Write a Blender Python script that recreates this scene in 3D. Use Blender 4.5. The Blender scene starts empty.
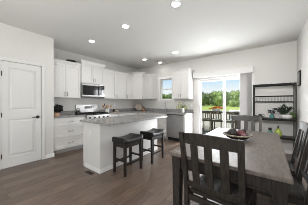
import bpy, bmesh, math, random
from mathutils import Vector, Matrix
random.seed(7)
R = math.radians
S = bpy.context.scene
C = S.collection

# ------------------------------------------------------------------ camera, sky, sun, daylight, exposure
cam_d = bpy.data.cameras.new('camera'); cam = bpy.data.objects.new('camera', cam_d); C.objects.link(cam)
cam.location = (0, 0, 1.255); cam.rotation_euler = (R(90), 0, R(37.035))
cam_d.sensor_width = 36; cam_d.lens = 17.815; cam_d.clip_start = 0.02; cam_d.clip_end = 500
S.camera = cam
S.cycles.filter_width = 0.9
S.view_settings.view_transform = 'Standard'; S.view_settings.look = 'None'
S.view_settings.exposure = 0.0; S.view_settings.gamma = 1.0; S.view_settings.use_curve_mapping = False

world = bpy.data.worlds.new('sky'); S.world = world; world.use_nodes = True
wn, wl = world.node_tree.nodes, world.node_tree.links
wn.clear()
w_out = wn.new('ShaderNodeOutputWorld'); w_bg = wn.new('ShaderNodeBackground')
w_tc = wn.new('ShaderNodeTexCoord'); w_sep = wn.new('ShaderNodeSeparateXYZ'); w_ramp = wn.new('ShaderNodeValToRGB')
wl.new(w_tc.outputs['Generated'], w_sep.inputs[0]); wl.new(w_sep.outputs['Z'], w_ramp.inputs[0])
wl.new(w_ramp.outputs[0], w_bg.inputs[0]); wl.new(w_bg.outputs[0], w_out.inputs[0])
e = w_ramp.color_ramp.elements
e[0].position = 0.0; e[0].color = (0.80, 0.88, 0.94, 1)
e[1].position = 0.45; e[1].color = (0.58, 0.68, 0.80, 1)
m_ = e.new(0.07); m_.color = (0.92, 0.97, 1.0, 1)
m_ = e.new(0.16); m_.color = (0.50, 0.77, 1.0, 1)
w_bg.inputs[1].default_value = 1.0

def lamp(name, kind, loc, rot, energy, color=(1, 1, 1), **kw):
    d = bpy.data.lights.new(name, kind); d.energy = energy; d.color = color
    for k, v in kw.items(): setattr(d, k, v)
    o = bpy.data.objects.new(name, d); o.location = loc; o.rotation_euler = rot; C.objects.link(o)
    return o
lamp('sun', 'SUN', (0, -20, 30), (R(42), 0, R(-25)), 4.2, (1.0, 0.96, 0.88), angle=R(1.5))
# daylight through a presumed rear window; the side lamp is added fill
lamp('window_daylight_rear', 'AREA', (-1.75, -3.93, 1.45), (R(100), 0, 0), 16, (1.0, 0.99, 0.985), shape='RECTANGLE', size=3.4, size_y=1.7)
lamp('side_fill', 'AREA', (0.47, -1.9, 1.45), (R(100), 0, R(90)), 98, (1.0, 0.99, 0.985), shape='RECTANGLE', size=2.4, size_y=1.7)  # unseen lamp added to brighten the right-facing sides
# unseen fill lamps added to even out the room's brightness
lamp('ceiling_fill', 'AREA', (-1.6, -2.0, 2.1), (R(90+34), 0, R(-5)), 12, (1.0, 0.985, 0.975), shape='RECTANGLE', size=2.6, size_y=1.6)
lamp('ceiling_fill_low', 'AREA', (-1.9, .3, 1.9), (R(180-18), 0, R(12)), 5.5, (1.0, 0.985, 0.975), shape='RECTANGLE', size=2.6, size_y=1.6)
lamp('dining_wall_fill', 'AREA', (.05, -.4, 2.35), (R(90-5), 0, R(4)), 15.5, (1.0, 0.985, 0.98), shape='RECTANGLE', size=.7, size_y=.5, spread=R(75))  # added fill aimed at the back wall, no real fixture
# daylight through the sliding door
lamp('door_daylight', 'AREA', (-1.1, 5.02, 1.05), (R(-90), 0, 0), 96, (0.96, 0.98, 1.0), shape='RECTANGLE', size=1.3, size_y=1.85)

# ------------------------------------------------------------------ materials
def mat(name, col, rough=0.5, metal=0.0, emit=None, strength=0.0, spec=None, coat=0.0):
    m = bpy.data.materials.new(name); m.use_nodes = True
    b = m.node_tree.nodes['Principled BSDF']
    b.inputs['Base Color'].default_value = (*col, 1); b.inputs['Roughness'].default_value = rough
    b.inputs['Metallic'].default_value = metal
    if emit: b.inputs['Emission Color'].default_value = (*emit, 1); b.inputs['Emission Strength'].default_value = strength
    if spec is not None: b.inputs['Specular IOR Level'].default_value = spec
    if coat: b.inputs['Coat Weight'].default_value = coat; b.inputs['Coat Roughness'].default_value = 0.1
    return m

def noisy(m, c1, c2, scale=(1, 1, 1), noise=5.0, detail=4.0, lo=0.35, hi=0.65, bump=0.0):
    """colour varies between c1 and c2 with a stretched noise"""
    n, l = m.node_tree.nodes, m.node_tree.links
    b = n['Principled BSDF']
    tc = n.new('ShaderNodeTexCoord'); mp = n.new('ShaderNodeMapping'); mp.inputs['Scale'].default_value = scale
    nz = n.new('ShaderNodeTexNoise'); nz.inputs['Scale'].default_value = noise; nz.inputs['Detail'].default_value = detail
    rp = n.new('ShaderNodeValToRGB')
    rp.color_ramp.elements[0].position = lo; rp.color_ramp.elements[0].color = (*c1, 1)
    rp.color_ramp.elements[1].position = hi; rp.color_ramp.elements[1].color = (*c2, 1)
    l.new(tc.outputs['Object'], mp.inputs[0]); l.new(mp.outputs[0], nz.inputs[0]); l.new(nz.outputs[0], rp.inputs[0])
    l.new(rp.outputs[0], b.inputs['Base Color'])
    if bump:
        bp = n.new('ShaderNodeBump'); bp.inputs['Strength'].default_value = bump; bp.inputs['Distance'].default_value = 0.01
        l.new(nz.outputs[0], bp.inputs['Height']); l.new(bp.outputs[0], b.inputs['Normal'])
    return m

M = {}
M['wall'] = noisy(mat('wall_paint', (.6, .6, .6), .85), (.65, .64, .622), (.67, .66, .642), noise=40)
M['ceil'] = noisy(mat('ceiling_paint', (.7, .7, .7), .9), (.70, .70, .685), (.72, .72, .705), noise=60)
M['trim'] = mat('white_trim_paint', (.69, .69, .68), .4)
M['trim_bright'] = mat('bright_white_trim_paint', (.84, .84, .83), .4)
M['cab'] = mat('white_cabinet_paint', (.72, .712, .70), .35)
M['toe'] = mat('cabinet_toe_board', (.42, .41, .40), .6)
M['nickel'] = mat('brushed_nickel', (.33, .32, .31), .35, 1.0)
M['steel'] = noisy(mat('stainless_steel', (.55, .55, .55), .42, 1.0), (.34, .34, .34), (.44, .44, .44), scale=(1, 1, 30), noise=6)
M['steel_light'] = mat('light_brushed_steel', (.58, .575, .57), .42, .9)
M['chrome'] = mat('chrome', (.62, .62, .63), .14, 1.0)
M['black_glass'] = mat('black_glass', (.012, .012, .013), .08)
M['black'] = mat('black_enamel', (.010, .010, .011), .45)
M['iron'] = mat('cast_iron', (.010, .010, .010), .8)
M['black_metal'] = mat('dark_powder_coated_metal', (.012, .0115, .0115), .65, spec=.25)
M['bronze'] = mat('dark_bronze', (.05, .045, .04), .35, 0.8)
M['granite'] = noisy(mat('grey_granite', (.3, .3, .3), .18), (.19, .188, .185), (.40, .397, .393), noise=34, detail=8, lo=.33, hi=.66)
M['espresso'] = noisy(mat('espresso_wood', (.02, .015, .012), .4), (.008, .006, .005), (.020, .014, .011), scale=(8, 8, 1), noise=6)
M['leather'] = mat('black_leather', (.010, .009, .009), .36)
M['charwood'] = noisy(mat('charcoal_stained_wood', (.04, .035, .03), .45), (.017, .0145, .0125), (.044, .038, .033), scale=(14, 14, 1.5), noise=5, bump=.05)
M['tablewood'] = noisy(mat('grey_brown_table_wood', (.1, .09, .08), .38), (.138, .115, .100), (.208, .177, .156), scale=(9, 1.6, 4), noise=5, detail=6, bump=.04)
M['emit'] = mat('lamp_lens', (.9, .9, .9), .5, emit=(1.0, .975, .955), strength=165.0)
M['emit_dim'] = mat('dimmed_lamp_lens', (.9, .9, .9), .5, emit=(1.0, .975, .955), strength=45.0)
M['white_ceramic'] = mat('white_ceramic', (.75, .74, .72), .25)
M['copper'] = mat('copper', (.60, .30, .16), .3, 0.85)
M['tan'] = mat('tan_pot_glaze', (.55, .34, .22), .4)
M['lightwood'] = noisy(mat('pale_wood', (.5, .38, .25), .5), (.46, .34, .22), (.60, .46, .32), scale=(2, 2, 12), noise=4)
M['beech'] = noisy(mat('grey_beige_wood', (.5, .43, .35), .55), (.44, .37, .30), (.56, .48, .40), scale=(2, 12, 2), noise=4)
M['brownwood'] = noisy(mat('brown_wood', (.3, .16, .08), .5), (.26, .13, .065), (.40, .23, .13), scale=(2, 2, 12), noise=4)
M['rim'] = noisy(mat('pale_woven_rim', (.4, .34, .26), .7), (.14, .115, .085), (.46, .40, .31), noise=45)
M['darkbowl'] = noisy(mat('dark_woven_bowl', (.03, .025, .022), .55), (.012, .010, .009), (.035, .029, .025), noise=50)
M['ball_dark'] = noisy(mat('dark_woven_ball', (.05, .04, .04), .6), (.012, .010, .010), (.05, .043, .04), noise=30)
M['ball_red'] = noisy(mat('dusty_red_ball', (.2, .05, .06), .6), (.075, .016, .022), (.20, .065, .075), noise=30)
M['ball_pink'] = noisy(mat('pale_pink_ball', (.4, .22, .22), .6), (.16, .065, .07), (.33, .19, .19), noise=30)
M['teal'] = mat('teal_glaze', (.07, .20, .18), .2)
M['green'] = mat('lime_green_glaze', (.30, .38, .06), .25)
M['leaf_dark'] = noisy(mat('dark_leaf', (.02, .045, .02), .5), (.008, .014, .008), (.028, .05, .024), noise=20)
M['leaf_black'] = noisy(mat('near_black_leaf', (.012, .014, .012), .4), (.008, .009, .008), (.02, .024, .018), noise=20)
M['leaf_bright'] = noisy(mat('yellow_green_leaf', (.35, .42, .06), .5), (.16, .22, .04), (.52, .52, .16), noise=20)
M['leaf_mid'] = noisy(mat('green_leaf', (.08, .17, .04), .5), (.04, .085, .02), (.12, .20, .05), noise=20)
M['leaf_plum'] = mat('greyish_plum_leaf', (.035, .033, .045), .6)
M['blind'] = mat('blind_fabric', (.56, .55, .545), .7)
M['display'] = mat('dark_display', (.02, .02, .022), .2)
M['plastic'] = mat('white_plastic', (.76, .76, .75), .35)
M['artprint'] = noisy(mat('pale_art_print', (.5, .5, .48), .4), (.42, .42, .41), (.62, .62, .60), noise=8)
M['paleslat'] = mat('grey_metal_slat', (.44, .435, .43), .5)
M['grass'] = noisy(mat('lawn_grass', (.25, .35, .05), .9), (.30, .40, .07), (.50, .56, .16), noise=.4, detail=6)
M['bark'] = mat('tree_bark', (.09, .07, .05), .9)
M['tree1'] = noisy(mat('tree_leaf_green', (.08, .14, .04), .8), (.065, .105, .04), (.20, .26, .10), noise=.6)
M['tree2'] = noisy(mat('tree_leaf_dark_green', (.05, .09, .03), .8), (.045, .075, .035), (.14, .19, .08), noise=.6)
M['tree3'] = noisy(mat('tree_leaf_light_green', (.13, .2, .05), .8), (.13, .20, .06), (.32, .41, .15), noise=.6)
M['deck'] = noisy(mat('grey_deck_board', (.34, .31, .27), .8), (.22, .195, .155), (.32, .285, .235), scale=(20, 1, 1), noise=3)
M['gravel'] = noisy(mat('pale_gravel', (.5, .48, .43), .95), (.36, .33, .26), (.50, .47, .39), noise=3, detail=8)
M['rattan'] = noisy(mat('dark_patio_weave', (.045, .037, .03), .9, spec=.15), (.055, .045, .028), (.13, .105, .07), noise=50)
M['orange'] = mat('orange_petal', (.80, .20, .02), .6)
M['yellow'] = mat('yellow_petal', (.85, .60, .15), .6)
M['patiotop'] = mat('pale_patio_stone', (.55, .53, .49), .5)
M['cushion_white'] = mat('white_outdoor_cushion', (.75, .74, .72), .8)
M['cushion_dark'] = mat('dark_cushion', (.05, .05, .05), .8)
M['vinyl'] = mat('white_vinyl_frame', (.82, .82, .82), .35)
M['register'] = mat('brown_vent_metal', (.06, .045, .035), .4, .5)

def glass_mat():
    m = bpy.data.materials.new('clear_glass'); m.use_nodes = True
    n, l = m.node_tree.nodes, m.node_tree.links; n.clear()
    o = n.new('ShaderNodeOutputMaterial'); t = n.new('ShaderNodeBsdfTransparent'); g = n.new('ShaderNodeBsdfGlossy')
    fr = n.new('ShaderNodeFresnel'); fr.inputs[0].default_value = 1.25; mx = n.new('ShaderNodeMixShader')
    t.inputs[0].default_value = (.97, .985, .98, 1); g.inputs['Roughness'].default_value = 0.02
    l.new(fr.outputs[0], mx.inputs[0]); l.new(t.outputs[0], mx.inputs[1]); l.new(g.outputs[0], mx.inputs[2]); l.new(mx.outputs[0], o.inputs[0])
    return m
M['glass'] = glass_mat()

def floor_mat():
    m = mat('brown_plank_floor', (.1, .08, .06), .30)
    n, l = m.node_tree.nodes, m.node_tree.links; b = n['Principled BSDF']
    tc = n.new('ShaderNodeTexCoord'); mp = n.new('ShaderNodeMapping'); mp.inputs['Rotation'].default_value = (0, 0, R(90))
    br = n.new('ShaderNodeTexBrick'); br.offset = 0.37; br.inputs['Scale'].default_value = 1.0
    br.inputs['Brick Width'].default_value = 1.22; br.inputs['Row Height'].default_value = 0.18
    br.inputs['Mortar Size'].default_value = 0.0025; br.inputs['Bias'].default_value = 0.0
    br.inputs['Color1'].default_value = (.108, .073, .054, 1); br.inputs['Color2'].default_value = (.182, .130, .099, 1)
    br.inputs['Mortar'].default_value = (.045, .034, .027, 1)
    mp2 = n.new('ShaderNodeMapping'); mp2.inputs['Scale'].default_value = (14, 1.1, 1)
    nz = n.new('ShaderNodeTexNoise'); nz.inputs['Scale'].default_value = 4; nz.inputs['Detail'].default_value = 6
    rp = n.new('ShaderNodeValToRGB'); rp.color_ramp.elements[0].position = .3; rp.color_ramp.elements[1].position = .7
    rp.color_ramp.elements[0].color = (.66, .66, .66, 1); rp.color_ramp.elements[1].color = (1.34, 1.34, 1.34, 1)
    mx = n.new('ShaderNodeMix'); mx.data_type = 'RGBA'; mx.blend_type = 'MULTIPLY'; mx.inputs[0].default_value = 1
    l.new(tc.outputs['Object'], mp.inputs[0]); l.new(mp.outputs[0], br.inputs[0])
    l.new(tc.outputs['Object'], mp2.inputs[0]); l.new(mp2.outputs[0], nz.inputs[0]); l.new(nz.outputs[0], rp.inputs[0])
    l.new(br.outputs['Color'], mx.inputs[6]); l.new(rp.outputs[0], mx.inputs[7]); l.new(mx.outputs[2], b.inputs['Base Color'])
    return m
M['floor'] = floor_mat()

# ------------------------------------------------------------------ mesh helpers
class MB:
    def __init__(s): s.bm = bmesh.new()
    def box(s, x0, x1, y0, y1, z0, z1, bevel=0):
        v = [s.bm.verts.new(p) for p in ((x0,y0,z0),(x1,y0,z0),(x1,y1,z0),(x0,y1,z0),(x0,y0,z1),(x1,y0,z1),(x1,y1,z1),(x0,y1,z1))]
        fs = [s.bm.faces.new([v[i] for i in q]) for q in ((0,3,2,1),(4,5,6,7),(0,1,5,4),(1,2,6,5),(2,3,7,6),(3,0,4,7))]
        if bevel:
            es = list({e for f in fs for e in f.edges})
            bmesh.ops.bevel(s.bm, geom=es, offset=bevel, segments=2, affect='EDGES', profile=.6)
        return s
    def loft(s, rings, closed_ends=True, smooth=False):
        """rings: lists of equal length, each a closed loop of points"""
        vs = [[s.bm.verts.new(p) for p in r] for r in rings]; k = len(rings[0])
        for a, b in zip(vs[:-1], vs[1:]):
            for i in range(k):
                f = s.bm.faces.new((a[i], a[(i+1) % k], b[(i+1) % k], b[i])); f.smooth = smooth
        if closed_ends:
            s.bm.faces.new(vs[0][::-1]); s.bm.faces.new(vs[-1])
        return s
    def post(s, pts, wx, wy, wx1=None, wy1=None):
        """upright bar through pts with a level rectangular section that may taper"""
        n = len(pts); rings = []
        for i, (x, y, z) in enumerate(pts):
            t = i / (n - 1); a = (wx + ((wx1 or wx) - wx) * t) / 2; b = (wy + ((wy1 or wy) - wy) * t) / 2
            rings.append([(x-a,y-b,z),(x+a,y-b,z),(x+a,y+b,z),(x-a,y+b,z)])
        return s.loft(rings)
    def lathe(s, prof, c=(0,0,0), n=24, smooth=True, axis='z'):
        rings = []
        for r, z in prof:
            r = max(r, 0.0004)
            if axis == 'z': rings.append([(c[0]+r*math.cos(2*math.pi*i/n), c[1]+r*math.sin(2*math.pi*i/n), c[2]+z) for i in range(n)])
            elif axis == 'y': rings.append([(c[0]+r*math.cos(2*math.pi*i/n), c[1]+z, c[2]-r*math.sin(2*math.pi*i/n)) for i in range(n)])
            else: rings.append([(c[0]+z, c[1]+r*math.cos(2*math.pi*i/n), c[2]+r*math.sin(2*math.pi*i/n)) for i in range(n)])
        return s.loft(rings, True, smooth)
    def torus(s, prof, c=(0,0,0), n=32):
        rings = []
        for i in range(n+1):
            a = 2*math.pi*i/n
            rings.append([(c[0]+r*math.cos(a), c[1]+r*math.sin(a), c[2]+z) for r, z in prof])
        return s.loft(rings, False, True)
    def tube(s, pts, r, n=10, r1=None):
        pts = [Vector(p) for p in pts]; rings = []; up = Vector((0, 0, 1))
        prev = None
        for i, p in enumerate(pts):
            d = (pts[min(i+1, len(pts)-1)] - pts[max(i-1, 0)]).normalized()
            if prev is None:
                a = d.cross(up if abs(d.z) < .9 else Vector((0, 1, 0))).normalized()
            else:
                a = (prev - d * prev.dot(d)).normalized()
            prev = a; b = d.cross(a)
            rr = r + ((r1 if r1 is not None else r) - r) * i / max(1, len(pts)-1)
            rings.append([tuple(p + a*rr*math.cos(2*math.pi*k/n) + b*rr*math.sin(2*math.pi*k/n)) for k in range(n)])
        return s.loft(rings, True, True)
    def prism(s, poly, z0, z1):
        return s.loft([[(x, y, z0) for x, y in poly], [(x, y, z1) for x, y in poly]])
    def ball(s, c, r, sub=2, sq=(1,1,1), jitter=0):
        m = Matrix.Translation(c) @ Matrix.Diagonal((r*sq[0], r*sq[1], r*sq[2], 1))
        g = bmesh.ops.create_icosphere(s.bm, subdivisions=sub, radius=1, matrix=m)
        for v in g['verts']:
            for f in v.link_faces: f.smooth = True
            if jitter: v.co += (v.co - Vector(c)) * random.uniform(-jitter, jitter)
        return s
    def leaf(s, p, d, ln, wd, droop=0.0, side=None):
        """pointed leaf from p along d"""
        p = Vector(p); d = Vector(d).normalized()
        a = Vector(side) if side else d.cross(Vector((random.uniform(-1,1), random.uniform(-1,1), random.uniform(-.3,1))))
        if a.length < 1e-3: a = d.cross(Vector((1,0,.2)))
        a.normalize(); g = Vector((0,0,-1)) * droop * ln
        q = [p, p + d*ln*.45 + a*wd/2 + g*.25, p + d*ln + g, p + d*ln*.45 - a*wd/2 + g*.25]
        mid = p + d*ln*.5 + g*.25 + d.cross(a)*wd*.15
        v = [s.bm.verts.new(x) for x in q]; m = s.bm.verts.new(mid)
        for i in range(4): s.bm.faces.new((v[i], v[(i+1) % 4], m))
        return s
    def build(s, name, m, parent=None, loc=None, bevel=0.0):
        bmesh.ops.recalc_face_normals(s.bm, faces=s.bm.faces)
        me = bpy.data.meshes.new(name); s.bm.to_mesh(me); s.bm.free()
        me.materials.append(M[m] if isinstance(m, str) else m)
        o = bpy.data.objects.new(name, me); C.objects.link(o)
        if parent: o.parent = parent
        if loc: o.location = loc
        if bevel:
            b = o.modifiers.new('bevel', 'BEVEL'); b.width = bevel; b.segments = 2; b.limit_method = 'ANGLE'; b.angle_limit = R(40)
        return o

def tag(o, label=None, cat=None, group=None, kind=None):
    if label: o['label'] = label
    if cat: o['category'] = cat
    if group: o['group'] = group
    if kind: o['kind'] = kind
    return o
def thing(name, label, cat, loc=(0,0,0), rz=0.0, group=None):
    o = bpy.data.objects.new(name, None); C.objects.link(o); o.empty_display_size = .1
    o.location = loc; o.rotation_euler = (0, 0, R(rz)); return tag(o, label, cat, group)
def struct(o): o['kind'] = 'structure'; return o
def copy_tree(o, parent=None):
    c = o.copy(); C.objects.link(c)
    if parent: c.parent = parent
    for ch in list(o.children): copy_tree(ch, c)
    return c

# ------------------------------------------------------------------ the room
XW, YB, XR, XP, YR, H = -4.68, 4.97, 0.53, -3.985, -4.0, 2.74   # left, back, right, pantry, rear planes, height
T = .14
struct(MB().box(XW-T, XR+T, YR-T, YB+T, -.12, 0).build('floor', 'floor'))
struct(MB().box(XW-T, XR+T, YR-T, YB+T, H, H+.14).build('ceiling', 'ceil'))
struct(MB().box(XW-T, XW, 1.42-.1, YB+T, 0, H).build('wall_left', 'wall'))

DY0, DY1, DH = .545, 1.185, 2.045       # pantry door opening
w = MB(); w.box(XP-.1, XP, YR, DY0, 0, H); w.box(XP-.1, XP, DY1, 1.42, 0, H); w.box(XP-.1, XP, DY0, DY1, DH, H)
w.box(XW, XP-.1, 1.32, 1.42, 0, H)
struct(w.build('wall_pantry', 'wall'))

WX0, WX1, WZ0, WZ1 = -3.43, -2.87, 1.36, 2.17      # kitchen window opening
SX0, SX1, SZ1 = -1.885, -.36, 2.03                 # sliding door opening
w = MB()
w.box(XW, WX0, YB, YB+T, 0, H); w.box(WX0, WX1, YB, YB+T, 0, WZ0); w.box(WX0, WX1, YB, YB+T, WZ1, H)
w.box(WX1, SX0, YB, YB+T, 0, H); w.box(SX0, SX1, YB, YB+T, SZ1, H); w.box(SX1, XR+T, YB, YB+T, 0, H)
struct(w.build('wall_back', 'wall'))
w = MB()                                           # right wall, with an unseen window opening added for side light
w.box(XR, XR+T, YR, -3.1, 0, H); w.box(XR, XR+T, -3.1, -.7, 0, .6); w.box(XR, XR+T, -3.1, -.7, 2.3, H); w.box(XR, XR+T, -.7, YB, 0, H)
struct(w.build('wall_right', 'wall'))
w = MB()
w.box(XP, -3.45, YR-T, YR, 0, H); w.box(-3.45, -.05, YR-T, YR, 0, .6); w.box(-3.45, -.05, YR-T, YR, 2.3, H); w.box(-.05, XR, YR-T, YR, 0, H)
struct(w.build('wall_front', 'wall'))

def base(name, x0, x1, y0, y1): struct(MB().box(x0, x1, y0, y1, 0, .085).build(name, 'trim_bright', bevel=.004))
base('baseboard_pantry', XP, XP+.014, DY1+.068, 1.434); base('baseboard_pantry', XP, XP+.014, YR, DY0-.068)
base('baseboard_back', -.34, XR, YB-.014, YB); base('baseboard_right', XR-.014, XR, YR, YB-.014)

# pantry door
c = MB(); cw = .064
c.box(XP, XP+.018, DY0-cw, DY0, 0, DH); c.box(XP, XP+.018, DY1, DY1+cw, 0, DH); c.box(XP, XP+.018, DY0-cw, DY1+cw, DH, DH+cw)
struct(c.build('trim_1', 'trim', bevel=.004))
def panel_door():
    y0, y1, z1, xf = DY0+.004, DY1-.004, DH-.004, XP-.004
    root = bpy.data.objects.new('door_1', None); C.objects.link(root); struct(root)
    m = MB(); th = .04
    st = .105
    py0, py1 = y0+st, y1-st
    zs = [(.20, .93), (1.10, z1-.115)]
    m.box(xf-th, xf, y0, py0, .008, z1); m.box(xf-th, xf, py1, y1, .008, z1)
    m.box(xf-th, xf, py0, py1, .008, zs[0][0]); m.box(xf-th, xf, py0, py1, zs[0][1], zs[1][0]); m.box(xf-th, xf, py0, py1, zs[1][1], z1)
    m.build('slab', 'trim', root)
    for a, b in zs:
        p = MB(); i = .035
        p.loft([[(xf-.036, py0, a), (xf-.036, py1, a), (xf-.036, py1, b), (xf-.036, py0, b)], [(xf-.018, py0, a), (xf-.018, py1, a), (xf-.018, py1, b), (xf-.018, py0, b)],
                [(xf-.020, py0+i*.5, a+i*.5), (xf-.020, py1-i*.5, a+i*.5), (xf-.020, py1-i*.5, b-i*.5), (xf-.020, py0+i*.5, b-i*.5)],
                [(xf-.004, py0+i*1.5, a+i*1.5), (xf-.004, py1-i*1.5, a+i*1.5), (xf-.004, py1-i*1.5, b-i*1.5), (xf-.004, py0+i*1.5, b-i*1.5)]])
        p.build('panel', 'trim', root)
    hz, hy = .945, y1-.065
    hd = MB(); hd.lathe([(.001,0), (.032,0), (.032,.008), (.014,.012), (.011,.045), (.001,.046)], (xf, hy, hz), 20, axis='x')
    hd.tube([(xf+.042, hy+.005, hz), (xf+.046, hy-.03, hz+.002), (xf+.046, hy-.075, hz-.002), (xf+.044, hy-.115, hz-.008)], .009, r1=.006)
    hd.build('lever_handle', 'bronze', root)
    for z in (.24, 1.02, 1.80):
        MB().box(xf-.002, xf+.014, y0-.006, y0+.012, z-.045, z+.045).build('hinge', 'bronze', root)
    MB().box(xf-.03, xf-.002, y1-.001, y1+.003, hz-.03, hz+.03).build('strike_plate', 'nickel', root)
panel_door()

# kitchen window
root = struct(bpy.data.objects.new('window_1', None)); C.objects.link(root)
c = MB(); k = .07
c.box(WX0-k, WX0, YB-.018, YB, WZ0-k, WZ1+k); c.box(WX1, WX1+k, YB-.018, YB, WZ0-k, WZ1+k)
c.box(WX0, WX1, YB-.018, YB, WZ1, WZ1+k); c.box(WX0, WX1, YB-.018, YB, WZ0-k, WZ0)
c.build('casing', 'trim_bright', root, bevel=.003)
MB().box(WX0-.09, WX1+.09, YB-.04, YB-.018, WZ0-.01, WZ0+.012).build('window_sill', 'trim_bright', root, bevel=.003)
zm = 1.77
for a, b, yy, nm in ((zm-.02, WZ1, YB+.08, 'upper_sash'), (WZ0, zm+.02, YB+.045, 'lower_sash')):
    s_ = MB(); q = .04
    s_.box(WX0, WX0+q, yy, yy+.032, a, b); s_.box(WX1-q, WX1, yy, yy+.032, a, b); s_.box(WX0+q, WX1-q, yy, yy+.032, a, a+q); s_.box(WX0+q, WX1-q, yy, yy+.032, b-q, b)
    so = s_.build(nm, 'vinyl', root)
    MB().box(WX0+q, WX1-q, yy+.014, yy+.018, a+q, b-q).build('glass_pane', 'glass', so)
MB().box(-3.17, -3.13, YB+.03, YB+.045, zm-.012, zm+.012).build('latch', 'nickel', root)

# sliding glass door
root = struct(bpy.data.objects.new('door_2', None)); C.objects.link(root)
f_ = MB(); q = .035
f_.box(SX0, SX0+q, YB, YB+T, 0, SZ1); f_.box(SX1-q, SX1, YB, YB+T, 0, SZ1); f_.box(SX0+q, SX1-q, YB, YB+T, SZ1-q, SZ1); f_.box(SX0+q, SX1-q, YB, YB+T, 0, .03)
f_.build('frame', 'vinyl', root)
xm = (SX0+SX1)/2 + .02
for a, b, yy in ((SX0+q, xm+.04, YB+.03), (xm-.04, SX1-q, YB+.085)):
    p = MB(); q2 = .06
    p.box(a, a+q2, yy, yy+.04, .032, SZ1-q-.002); p.box(b-q2, b, yy, yy+.04, .032, SZ1-q-.002); p.box(a+q2, b-q2, yy, yy+.04, SZ1-q-q2, SZ1-q-.002); p.box(a+q2, b-q2, yy, yy+.04, .032, .13)
    po = p.build('sliding_panel', 'vinyl', root)
    MB().box(a+q2, b-q2, yy+.018, yy+.023, .13, SZ1-q-q2).build('glass_pane', 'glass', po)
    if yy < YB+.05: MB().box(a+.02, a+.04, yy-.03, yy, .92, 1.14).build('handle', 'vinyl', po)
c = MB(); k = .055
c.box(SX0-k, SX0, YB-.016, YB, 0, SZ1+.02); c.box(SX1, SX1+k, YB-.016, YB, 0, SZ1+.02); 
c.build('casing', 'trim', root)

# unseen windows behind the camera, the right-hand one added for side light (frame and panes)
def rear_window(name, along, a, b, at, n):
    root = struct(bpy.data.objects.new(name, None)); C.objects.link(root)
    m = MB(); g = MB(); z0, z1, q = .6, 2.3, .05
    def bx(mm, u0, u1, v0, v1, zz0, zz1):
        if along == 'x': mm.box(u0, u1, v0, v1, zz0, zz1)
        else: mm.box(v0, v1, u0, u1, zz0, zz1)
    bx(m, a, b, at, at+.05, z0, z0+q); bx(m, a, b, at, at+.05, z1-q, z1)
    for i in range(n+1):
        u = a + (b-a-q)*i/n; bx(m, u, u+q, at, at+.05, z0+q, z1-q)
    m.build('window_frame', 'vinyl', root)
    bx(g, a+q, b-q, at+.02, at+.026, z0+q, z1-q); g.build('glass_pane', 'glass', root)
rear_window('window_2', 'x', -3.45, -.05, YR-.10, 3)
rear_window('window_3', 'y', -3.1, -.7, XR+.06, 2)

# ------------------------------------------------------------------ ceiling lights
spots = [(-3.42, 2.035, 'recessed ceiling light nearest the cabinet over the microwave'),
         (-2.225, 2.03, 'recessed ceiling light above the near end of the island'),
         (-1.12, 2.03, 'recessed ceiling light toward the dining table, nearest the top edge of the photo'),
         (-1.105, 3.98, 'recessed ceiling light in front of the sliding door valance'),
         (-2.22, 3.975, 'recessed ceiling light between island and wall cabinet beside the sliding door'),
         (-3.23, 4.65, 'recessed ceiling light right over the kitchen window'),
         (-3.43, 4.0, 'recessed ceiling light in front of the tall corner cabinet')]
for i, (x, y, lb) in enumerate(spots):
    if i == 0:
        proto_l = thing('recessed_light', lb, 'ceiling light', (x, y, H), 0, 'recessed ceiling lights')
        MB().torus([(.055,-.008), (.058,0), (.080,0), (.082,-.005), (.077,-.010), (.060,-.012)]).build('trim_ring', 'plastic', proto_l)
        MB().lathe([(.001,-.010), (.0555,-.010), (.0555,-.004), (.001,-.004)], n=32).build('lens', 'emit', proto_l)
    else:
        o = copy_tree(proto_l); o.location = (x, y, H); o['label'] = lb
        if i == 5:                              # the light over the sink is dimmed
            l_ = [c for c in o.children if c.name.startswith('lens')][0]; l_.data = l_.data.copy(); l_.data.materials[0] = M['emit_dim']

# ------------------------------------------------------------------ cabinets
def bar_pull(x, z, vertical, yf, ln=.11):
    m = MB(); y = yf - .026
    if vertical:
        m.tube([(x, y, z-ln/2), (x, y, z+ln/2)], .006, 8)
        for s in (-.35, .35): m.tube([(x, y, z+s*ln), (x, yf, z+s*ln)], .0045, 6)
    else:
        m.tube([(x-ln/2, y, z), (x+ln/2, y, z)], .006, 8)
        for s in (-.35, .35): m.tube([(x+s*ln, y, z), (x+s*ln, yf, z)], .0045, 6)
    return m
def front(x0, x1, z0, z1, yf, shaker=True):
    """cabinet front: four rails and stiles round a recessed panel"""
    m = MB(); t, q = .02, .062
    if not shaker or (z1-z0) < .17: return m.box(x0, x1, yf-t, yf, z0, z1)
    m.box(x0, x0+q, yf-t, yf, z0, z1); m.box(x1-q, x1, yf-t, yf, z0, z1)
    m.box(x0+q, x1-q, yf-t, yf, z0, z0+q); m.box(x0+q, x1-q, yf-t, yf, z1-q, z1)
    m.box(x0+q, x1-q, yf-t+.014, yf, z0+q, z1-q)
    return m
G = .004
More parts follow.
